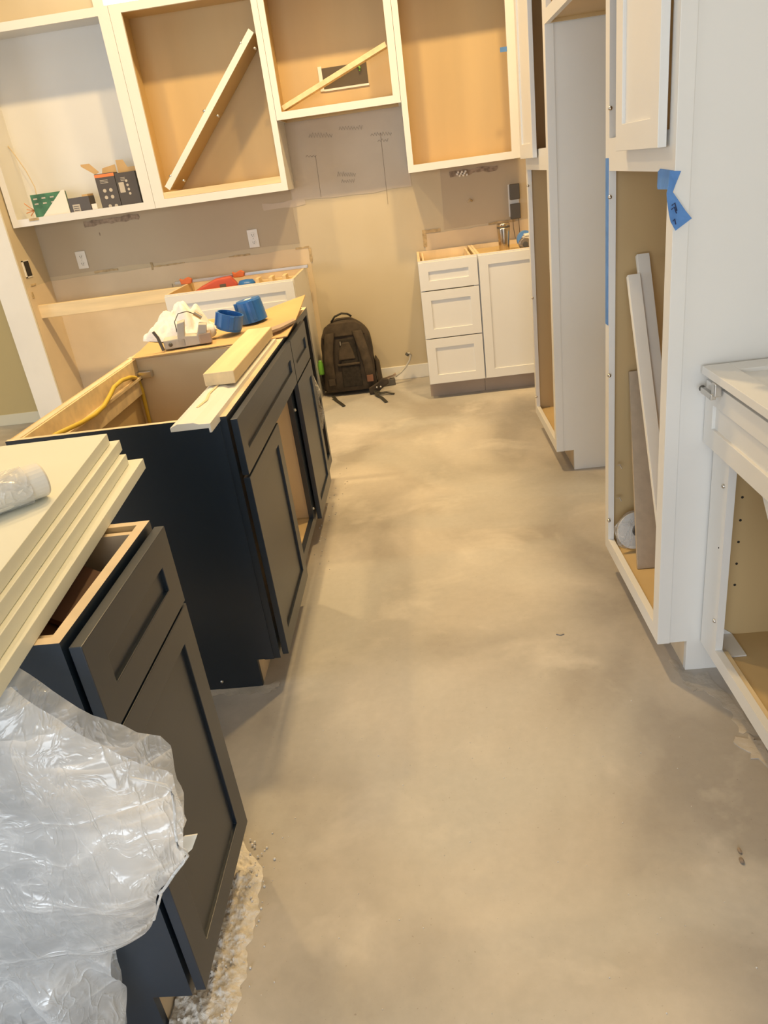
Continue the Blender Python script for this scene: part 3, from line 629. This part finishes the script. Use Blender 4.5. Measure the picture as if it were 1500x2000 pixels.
q = B(); q.M = M; q.sphere((-.002, .20, .03), .005); q.build('end_screw', METAL, t)
q = B(); q.box(-1.150, -1.060, 2.735, 2.762, .800, .826); q.build('drawer_slide_bracket', METAL, t, bevel=.003)
t, M, w_ = navy('navy island cabinet with one drawer over one closed door', 2.785, 3.205, lambda w_: ff(w_, .1, H, .038, .038, .038, .03, [(.685, .705)]))
shaker('drawer_front', M, .004, w_-.004, .704, .864, NAVY, t); shaker('door', M, .004, w_-.004, .108, .696, NAVY, t)
t, M, w_ = navy('narrow navy island cabinet without a door at the far end', 3.207, 3.497, lambda w_: ff(w_, .1, H, .04, .04, .05, .03))
q = B(); q.tube([(I+.004, 3.30, .60), (I+.012, 3.31, .52), (I+.010, 3.31, .42), (I+.004, 3.30, .34)], [.008, .024, .03, .012], 10, flat=.4); q.build('torn_wrap', POLY2, t, smooth=True)
# yellow cable in the island
t = thing('yellow_cable', 'yellow sheathed electric cable looped inside the open island cabinet', 'cable', (-1.1, 2.3, .13))
q = B(); q.tube([(-1.085, 1.86, .835), (-1.085, 1.972, .838), (-1.085, 2.137, .819), (-1.085, 2.24, .812), (-1.085, 2.32, .816), (-1.088, 2.39, .830), (-1.09, 2.45, .846), (-1.092, 2.53, .848), (-1.095, 2.62, .836), (-1.11, 2.70, .815), (-1.118, 2.74, .80)], .0075, 8); q.build('horizontal_run', YELLOWC, t, smooth=True)
q = B(); q.tube([(-1.118, 2.74, .80), (-1.115, 2.745, .76), (-1.12, 2.75, .66), (-1.125, 2.75, .5), (-1.12, 2.75, .20)], .0075, 8); q.build('drop', YELLOWC, t, smooth=True)
q = B(); q.lathe([(0, 0), (.014, 0), (.014, .001), (0, .001)], 16, Matrix.Translation((-1.118, 2.7635, .802)) @ Matrix.Rotation(math.pi/2, 4, 'X')); q.build('cable_hole', DARK, IC)

# trim board and pine beam lying along the island top
q = B(); q.prism([(-.661, H+.001), (-.563, H+.001), (-.563, H+.001-.012), (-.557, H-.011), (-.557, H+.013), (-.585, H+.014), (-.60, H+.019), (-.64, H+.020), (-.661, H+.012)], 1.735, 2.74, 'y')
trm = tag(q.build('trim_board', TRIM, bevel=.001), 'white primed trim moulding lying along the island top under the pine beam', 'moulding')
q = B(); q.tube([(-.625, 1.87, H+.0205), (-.615, 1.93, H+.022), (-.625, 2.0, H+.0215), (-.62, 2.09, H+.0215)], .004, 5, flat=.4); q.build('wood_shaving', PINE, trm)
q = B(); q.box(-.657, -.565, 2.085, 2.74, H+.0215, H+.0595); tag(q.build('pine_beam', PINE, bevel=.003), 'short pine two by four beam lying on top of the trim moulding', 'beam')
q = B(); q.prism([(-.60, 2.80), (-.555, 2.86), (-.515, 2.99), (-.525, 3.03), (-.575, 2.93), (-.625, 2.83)], H+.021, H+.031, 'z'); tag(q.build('wood_offcut', TOEKICK, bevel=.001), 'dark wood sliver lying across the island edge by the cardboard', 'offcut')
q = B(); q.box(-.60, -.555, 2.64, 2.775, H-.03, H-.018).box(-.60, -.59, 2.64, 2.775, H-.018, H-.002); q.build('corner_block', RAW, IC)

# cardboard sheet over the far island cabinets
rows = []
for i in range(13):
    v_ = i/12; yy = 2.80+.62*v_; row = []
    for k in range(15):
        u = k/14; x = -1.115+.59*u
        z = H+.0065 + .055*max(0, u-.55)/.45*v_**1.5 + .05*max(0, .18-u)/.18*v_ + .004*abs(math.sin(5*u+3*v_))*v_
        row.append((x-.012*v_*0, yy - .07*(1-u)*(1-v_), z))
    rows.append(row)
q = B(); q.grid(rows); tag(q.build('cardboard_sheet', CARD, solid=.004), 'flattened brown cardboard sheet spread over the island cabinets', 'cardboard')
ZC = H+.012
# white towel heap: folded layers
rows = []
for i in range(41):
    v_ = i/40; row = []
    for k in range(57):
        u = k/56; x = -1.135+.245*u; yy = 2.955+.30*v_-.05*u
        e_ = min(u, 1-u, v_, 1-v_)*5; env = min(1, e_)**.6
        f = abs(noise.noise(Vector((x*13+yy*6, yy*10-x*5, 2))))*2; g = abs(noise.noise(Vector((x*30, yy*26, 5))))
        z_ = ZC+.001 + .05*max(0, .18-(x+1.115)/.59)/.18*max(0, min(1, (yy-2.80)/.62)) + env*(.030+.055*math.exp(-((u-.55)/.32)**2-((v_-.6)/.4)**2) + .045*f + .018*g)
        xo = .022*noise.noise(Vector((yy*14, v_*3, 9)))*(1-e_ if e_ < 1 else 0); row.append((x+xo, yy+xo*.8, z_))
    rows.append(row)
q = B(); q.grid(rows); tag(q.build('white_towel', CLOTH, smooth=True), 'crumpled white towel heaped on the cardboard sheet', 'towel')
q = B(); q.sphere((-.857, 2.932, ZC+.026), .034, sq=(1, 1, .75), seg=16, rings=10)
for vv in q.bm.verts: vv.co += Vector((1, 1, .6))*.012*noise.noise(vv.co*38)
tag(q.build('white_rag', CLOTH, smooth=True, sub=1), 'small white rag balled up between grey fixture and blue boxes', 'rag')
# grey fixture
t = thing('light_fixture', 'beige plastic junction fixture with looped wire beside the towel', 'fixture', (-.92, 2.83, ZC))
Mf = Matrix.Translation((-.925, 2.835, ZC)) @ Matrix.Rotation(math.radians(14), 4, 'Z')
q = B(); q.M = Mf; q.box(-.085, .0, -.03, .05, 0, .035); q.build('base', GREYP, t, bevel=.004)
q = B(); q.M = Mf; q.prism([(-.035, .0), (.075, 0), (.09, .07), (.06, .075), (.045, .035), (-.0, .04), (.01, .095), (-.02, .09)], -.03, .035, 'y'); q.build('housing', GREYP, t, bevel=.003)
q = B(); q.M = Mf; q.box(.05, .098, -.036, .03, 0, .04); q.build('connector', TOEKICK, t, bevel=.004)
q = B(); q.M = Mf; q.sphere((-.06, -.031, .017), .008); q.build('screw_head', DGREY, t)
q = B(); q.M = Mf; q.tube([(-.03, .03, .05), (-.03, .03, .09), (-.01, .03, .118), (.025, .03, .122), (.055, .03, .105)], .002, 6); q.build('wire', DGREY, t, smooth=True)
q = B(); q.M = Mf; q.tube([(.05, .03, .112), (.075, .03, .09)], .010, 10); q.build('wire_connector', METAL, t)
q = B(); q.M = Mf; q.tube([(-.09, -.035, .0), (-.10, -.03, .05), (-.112, -.028, .075)], .006, 6); q.build('bracket_arm', DGREY, t)
# blue ceiling boxes
for (x, yy, rr, hh, tilt, lab) in ((-.785, 2.965, .052, .065, 18, 'open blue plastic electrical box tipped on its side'), (-.715, 3.145, .058, .092, -8, 'upside down blue plastic electrical box with a white sticker')):
    t = thing('electrical_box', lab, 'electrical box', (x, yy, ZC))
    Mb = Matrix.Translation((x, yy, ZC+.003+abs(math.sin(math.radians(tilt)))*rr)) @ Matrix.Rotation(math.radians(tilt), 4, 'Y')
    if tilt > 0:
        q = B(); q.lathe([(0, .0), (rr*.94, 0), (rr, .01), (rr, hh), (rr-.004, hh), (rr-.005, .012), (0, .012)], 28, Mb); q.build('shell', BLUEP, t)
    else:
        q = B(); q.lathe([(rr-.004, .0), (rr, 0), (rr*.93, hh-.008), (rr*.86, hh), (0, hh)], 28, Mb); q.build('shell', BLUEP, t)
        q = B(); q.box(-.012, .016, -.025, .012, hh, hh+.001, Mb); q.build('sticker', PAPER, t)
    for a in (200, 290, 20):
        q = B(); q.box(-.009, .009, -.006, .006, .01, hh*.96, Mb @ Matrix.Rotation(math.radians(a), 4, 'Z') @ Matrix.Translation((0, -rr, 0))); q.build('screw_boss', BLUEP, t, bevel=.002)

# ------------------------------------------------------------------ stack of white boards on the near cabinet
BS = [(.0225, -.566, .088, 1.488, 0), (.0225, -.594, .112, 1.462, 1), (.0225, -.612, .105, 1.486, 2), (.0225, -.628, .102, 1.462, 3)]
names = ['lowest long white primed board of the stack resting on the navy cabinet', 'second white primed board up in the stack on the navy cabinet', 'third white primed board up, under the top board of the stack', 'topmost white primed board of the stack, carrying the wrapped roll']
edge_near = [-.566, -.582, -.596, -.610]; edge_far = [-.643, -.664, -.681, -.693]; far_y = [1.488, 1.457, 1.483, 1.459]; near_y = [.715, .757, .80, .849]
z = H+.001
for k in range(4):
    th = .0245; sl = (edge_far[k]-edge_near[k])/(far_y[k]-near_y[k])
    yn = .60; xn = edge_near[k]+sl*(yn-near_y[k]); Wd = 1.15
    P = [(xn, yn), (edge_far[k], far_y[k]), (edge_far[k]-Wd, far_y[k]-.02), (xn-Wd, yn-.02)]
    q = B(); q.prism(P, z, z+th-.001, 'z'); tag(q.build('white_board_sheet', FOAM, bevel=.001), names[k], 'board', 'boards stacked on the navy cabinet'); z += th
ZTOP = z
# roll in plastic on the boards
t = thing('wrapped_roll', 'short white roll in thin plastic lying on the stacked boards', 'roll', (-.70, 1.11, ZTOP))
ra = .030; a0, a1 = Vector((-.715, 1.075, ZTOP+ra+.001)), Vector((-.668, 1.128, ZTOP+ra+.001)); ax_ = (a1-a0)
q = B(); q.tube([a0-ax_*1.2, a0, a1-ax_*.06, a1], [ra*.9, ra, ra, ra*.93], 28); q.build('roll', PAPER, t, smooth=False, bevel=.002)
rows = []
for i in range(12):
    c = a0 + ax_*(.55-.28*i); row = []
    for k in range(22):
        a = 2*math.pi*k/22; rr = (ra*1.12)*(1+.16*noise.noise(Vector((i*.6, math.cos(a)*2, math.sin(a)*2))))
        rr *= 1 - .02*i
        row.append((c.x-rr*math.cos(a)*.74, c.y+rr*math.cos(a)*.66, max(ZTOP+.001, c.z+rr*math.sin(a))))
    rows.append(row)
q = B(); q.grid(rows, closed=True); q.build('wrapping', POLY2, t, smooth=True)

# ------------------------------------------------------------------ hanging polythene sheet at the near end
def edge_x(zz):
    T = [(.874, -.566), (.815, -.50), (.755, -.425), (.738, -.386), (.66, -.384), (.596, -.392), (.572, -.418), (.54, -.444), (.438, -.491), (.382, -.525), (.372, -.585), (.268, -.613), (.19, -.626), (0, -.64)]
    for (za, xa), (zb_, xb) in zip(T, T[1:]):
        if zb_ <= zz <= za: return xa+(xb-xa)*(za-zz)/(za-zb_)
    return -.64
def crease(x, z, sd):
    h = 0; a = 1.
    for k, (fx, fz, rot) in enumerate(((3.2, 5.5, .5), (7, 10, -.6), (15, 17, .3), (30, 34, 1.2))):
        u_ = (x*math.cos(rot)+z*math.sin(rot))*fx; w2 = (z*math.cos(rot)-x*math.sin(rot))*fz
        h += a*(abs(noise.noise(Vector((u_, w2, sd+k*3.1))))*2-.5); a *= .48
    return h
def sheet(y0, off, seed, zlo, zhi, n=120, m_=100, amp=.02):
    rows = []
    for i in range(n+1):
        zz = zhi-(zhi-zlo)*i/n; xr = edge_x(zz)+off+.006*noise.noise(Vector((zz*22, seed, 0))); row = []
        for k in range(m_+1):
            u = k/m_; x = xr-(xr+1.02)*u
            yy = y0 - amp*.75*crease(x, zz, seed) - .035*math.sin(max(0, min(1, (.874-zz)/.5))*math.pi)*(1-u)
            yy += .03*math.exp(-u*14)
            if zz < .38: yy -= .022*math.sin((x+.25*zz)*50+2.2*math.sin(zz*6))*min(1, (.38-zz)/.1)-.015*min(1, (.38-zz)/.05)
            row.append((x, min(yy, .800), zz))
        rows.append(row)
    return rows
t = thing('plastic_sheeting', 'crumpled translucent plastic sheeting hanging from the stacked boards', 'plastic sheet', (-.7, .7, .002))
q = B(); q.grid(sheet(.70, 0, 1.7, .03, .874)); q.build('outer_layer', POLY, t, smooth=True)
q = B(); q.grid(sheet(.75, -.018, 8.3, .10, .872, 60, 60)); q.build('inner_layer', POLY, t, smooth=True)
q = B(); q.prism([(-.405, .60), (-.386, .602), (-.40, .575), (-.425, .553), (-.43, .58)], .722, .724, 'y'); q.build('paper_corner', PAPER, t)
hem = [(edge_x(z_), .735-.06*math.sin(max(0, min(1, (.874-z_)/.45))*math.pi)-.012*math.sin(z_*60), z_) for z_ in [.755-.012*k for k in range(30)]]
q = B(); q.tube(hem, .0022, 6); q.build('rolled_hem', POLY, t, smooth=True)

# ------------------------------------------------------------------ backpack against the back wall
t = thing('backpack', 'dark brown backpack with padded straps leaning on the back wall', 'backpack', (-.58, 5.15, 0))
BX, BY = -.560, 5.125
Mb = Matrix.Translation((BX, BY, .003)) @ Matrix.Rotation(math.radians(-7), 4, 'X')
rows = []
for i in range(22):
    v_ = i/21; zz = .02+.50*v_
    hw = (.188-.012*v_)*(1 if v_ < .55 else math.sqrt(max(.0, 1-((v_-.55)/.4505)**2.6))*1.0)
    hd = .10*(1 if v_ < .6 else math.sqrt(max(0, 1-((v_-.6)/.4005)**2.8))); hw = max(hw, .05); hd = max(hd, .02)
    if i == 0: hw *= .93; hd *= .85
    row = []
    for k in range(36):
        a = 2*math.pi*k/36; c_, s_ = math.cos(a), math.sin(a); e = .5
        x = hw*math.copysign(abs(c_)**e, c_); yy = hd*math.copysign(abs(s_)**e, s_)
        nn = noise.noise(Vector((x*14, yy*14, zz*14)))*.006
        row.append(Mb @ Vector((x+nn, yy+nn, zz)))
    rows.append(row)
q = B(); q.grid(rows, closed=True); q.bm.faces.new(q._v(rows[0])[::-1]); q.bm.faces.new(q._v(rows[-1])); q.build('body', BPACK, t, smooth=True)
q = B(); q.M = Mb; q.prism([(-.16, .40), (.15, .40), (.125, .47), (.09, .495), (-.09, .495), (-.13, .47)], -.108, -.09, 'y'); q.build('top_pad', BPACK2, t, bevel=.008, seg=3)
q = B(); q.M = Mb; q.prism([(-.05, .05), (.09, .05), (.075, .38), (-.035, .38)], -.108, -.092, 'y'); q.build('back_mesh', BPACK3, t, bevel=.006)
q = B(); q.M = Mb; q.prism([(-.06, .24), (.065, .24), (.05, .30), (.03, .36), (-.02, .36), (-.05, .30)], -.116, -.095, 'y'); q.build('lumbar_pad', BPACK2, t, bevel=.01, seg=3)
q = B(); q.M = Mb; q.box(-.07, .09, -.118, -.095, .20, .216); q.build('pass_through_band', BPACK2, t, bevel=.005)
for sgn in (-1, 1):
    q = B(); P = []
    for i in range(13):
        v_ = i/12; zz = .43-.31*v_; xx = sgn*(.095+.022*math.sin(v_*2.2))+(.035*v_ if sgn > 0 else -.008*v_); yy = -.122-.022*math.sin(v_*math.pi)
        P.append((xx, yy, zz))
    rr = []
    for i, (x, yy, zz) in enumerate(P):
        hw = .036-.006*(i/12); gap = .004 if i % 3 == 0 else 0
        rr.append([Mb @ Vector((x+dx*hw, yy+dy, zz)) for dx, dy in ((-1, .006), (-.85, -.008+gap), (0, -.014+gap), (.85, -.008+gap), (1, .006), (0, .012))])
    q.grid(rr, closed=True); q.bm.faces.new(q._v(rr[0])); q.bm.faces.new(q._v(rr[-1])); st = q.build('shoulder_strap', BPACK2, t, smooth=True)
    q = B(); q.M = Mb; x_, y_, z_ = P[-1]; q.box(x_-.022, x_+.022, y_-.014, y_+.004, z_-.045, z_+.002); q.build('strap_tab', BROWN if sgn > 0 else BPACK, st, bevel=.002)
q = B(); q.M = Mb; q.tube([(-.08, -.05, .50), (-.05, -.06, .535), (0, -.06, .552), (.04, -.06, .545), (.065, -.05, .525)], .007, 8); q.build('grab_handle', BLACK, t, smooth=True)
q = B(); q.M = Mb; q.sphere((-.03, -.112, .355), .008, sq=(.6, .6, 2)); q.sphere((.10, -.128, .355), .005); q.build('buckle_glint', METAL, t)
# right side hip wing, pocket and loose webbing
q = B(); q.prism([(-.43, .05), (-.36, .085), (-.33, .11), (-.29, .10), (-.285, .07), (-.33, .045), (-.37, .01), (-.43, .005)], 4.985, 5.01, 'y'); q.build('hip_wing', BPACK, t, bevel=.006)
q = B(); q.M = Mb; q.prism([(.19, .03), (.225, .04), (.215, .19), (.19, .24)], -.04, .06, 'y'); q.build('side_pocket', BPACK2, t, bevel=.01)
q = B(); q.M = Mb; q.prism([(-.202, .03), (-.175, .03), (-.175, .17), (-.200, .16)], -.05, .06, 'y'); q.build('side_pocket', BPACK3, t, bevel=.008)
for pts in ([(-.69, 5.0, .02), (-.66, 4.93, .005), (-.625, 4.85, .005), (-.595, 4.775, .005)], [(-.39, 4.99, .03), (-.375, 4.93, .008), (-.345, 4.88, .007), (-.325, 4.82, .006), (-.305, 4.755, .005)], [(-.385, 4.985, .03), (-.345, 4.955, .012), (-.30, 4.95, .012), (-.255, 4.935, .005)]):
    rr = []
    for i, pt in enumerate(pts):
        a = Vector(pts[min(i+1, len(pts)-1)])-Vector(pts[max(i-1, 0)]); n_ = Vector((-a.y, a.x, 0)).normalized()*.0115
        rr.append([Vector(pt)-n_, Vector(pt)+n_])
    q = B(); q.grid(rr); q.build('loose_webbing', BLACK, t, solid=.003)
for x, yy in ((-.372, 4.974), (-.345, 4.975)): q = B(); q.sphere((x, yy, .055), .007); q.build('buckle_glint', METAL, t)
bt = thing('water_bottle', 'bright green bottle in the side pocket of the backpack', 'bottle', (-.752, 5.07, .165))
q = B(); q.lathe([(0, .0), (.018, 0), (.019, .01), (.019, .075), (.012, .09), (.012, .10), (0, .10)], 18, Matrix.Translation((-.752, 5.07, .165)) @ Matrix.Rotation(math.radians(-6), 4, 'X')); q.build('bottle_body', GREEN, bt, smooth=True)
# adapter with cable by the wall
t = thing('extension_adapter', 'dark adapter block with a grey cable rising by the baseboard', 'adapter', (-.29, 5.2, 0))
Ma = Matrix.Translation((-.30, 5.19, 0)) @ Matrix.Rotation(math.radians(8), 4, 'Z')
q = B(); q.M = Ma; q.box(-.06, .05, -.02, .02, .0, .05); q.build('block', DGREY, t, bevel=.006)
q = B(); q.M = Ma; q.prism([(-.06, .05), (.0, .05), (.06, .085), (.06, .062)], -.012, .012, 'y'); q.build('plug_arm', TOEKICK, t, bevel=.003)
q = B(); q.tube([(-.245, 5.19, .06), (-.20, 5.2, .085), (-.16, 5.21, .12), (-.13, 5.22, .16), (-.118, 5.22, .195), (-.125, 5.22, .21), (-.14, 5.22, .208)], .008, 8); q.build('cable', GREYP, t, smooth=True)
q = B(); q.tube([(-.138, 5.22, .21), (-.148, 5.22, .195)], .014, 8); q.build('plug', DGREY, t)

# ------------------------------------------------------------------ rubble, mortar residue and crumbs on the floor
def blob(pts, name, m, h=.002, label=None, cat=None, jag=.008):
    P = []
    for a, c in zip(pts, pts[1:]+pts[:1]):
        for k in range(5):
            f = k/5; P.append((a[0]+(c[0]-a[0])*f+random.uniform(-jag, jag), a[1]+(c[1]-a[1])*f+random.uniform(-jag, jag)))
    q = B(); q.prism(P, .0002, h, 'z'); o = q.build(name, m)
    if label: tag(o, label, cat)
    return o
blob([(.62, 1.80), (.655, 1.70), (.70, 1.72), (.72, 1.60), (.73, 1.46), (.69, 1.47), (.70, 1.56), (.67, 1.63), (.635, 1.645), (.615, 1.70)], 'mortar_residue', MORTAR, .0010, 'pale mortar residue spread on the floor below the pantry side', 'mortar')
blob([(.665, 1.44), (.70, 1.46), (.74, 1.42), (.73, 1.33), (.70, 1.36)], 'mortar_residue', MORTAR, .0025, 'crumbly mortar patch under the apron base cabinet', 'mortar', .012)
blob([(-.79, 1.83), (-.60, 1.825), (-.575, 1.86), (-.56, 1.82), (-.60, 1.79), (-.70, 1.795), (-.79, 1.80)], 'mortar_residue', MORTAR, .0010, 'thin mortar line along the foot of the dark island end', 'mortar')
rows = []
for i in range(121):
    yy = .81+.47*i/120; row = []
    xe = -.485-.105*max(0, (yy-1.10)/.18)**1.6 - .10*max(0, (.86-yy)/.2)**1.5 + .014*noise.noise(Vector((yy*16, 1, 0)))+.008*noise.noise(Vector((yy*50, 2, 0)))
    for k in range(51):
        u = k/50; x = xe-(xe+.68)*(1-u)*1.0; x = -.611+(xe+.611)*u
        hgt = .015*(1-u**6)*(.55+.5*noise.noise(Vector((x*26, yy*26, 4)))+.55*noise.noise(Vector((x*80, yy*80, 7)))+.5*noise.noise(Vector((x*190, yy*190, 2))))
        row.append((x, yy, max(.0004, hgt if 0 < i < 120 else .0004)))
    rows.append(row)
q = B(); q.grid(rows); o = q.build('plaster_rubble', DUST, smooth=True); o['kind'] = 'stuff'; o['label'] = 'crumbled pale plaster rubble along the foot of the near navy cabinet'; o['category'] = 'rubble'
q = B()
for k in range(150):
    yy = random.uniform(.7, 1.26); x = -.50+random.gauss(-.02, .03); s_ = random.uniform(.001, .0036)
    q.sphere((x, yy, s_*.6+(.004 if x < -.5 else 0)), s_, seg=5, rings=4)
for k in range(60):
    q.sphere((random.uniform(-.45, .6), random.uniform(.8, 1.7), .001), random.uniform(.0008, .002), seg=5, rings=3)
for k in range(30):
    q.sphere((random.uniform(-.56, -.47), random.uniform(2.4, 3.7), .002), random.uniform(.0015, .004), seg=5, rings=3)
o = q.build('floor_crumbs', DUST); o['kind'] = 'stuff'; o['label'] = 'small plaster crumbs scattered over the concrete floor'; o['category'] = 'crumbs'
q = B(); q.sphere((.547, 1.10, .004), .005, sq=(1, 1.6, .8)).sphere((.553, 1.125, .003), .004, sq=(1, 2, .7)); tag(q.build('dirt_clump', CHASE), 'dark dirt clump lying alone on the bare concrete', 'dirt')
q = B(); q.tube([(.318, 1.962, .002), (.33, 1.955, .002), (.342, 1.960, .002)], .002, 6); tag(q.build('bent_staple', METAL), 'tiny bent metal staple on the bare concrete', 'staple')
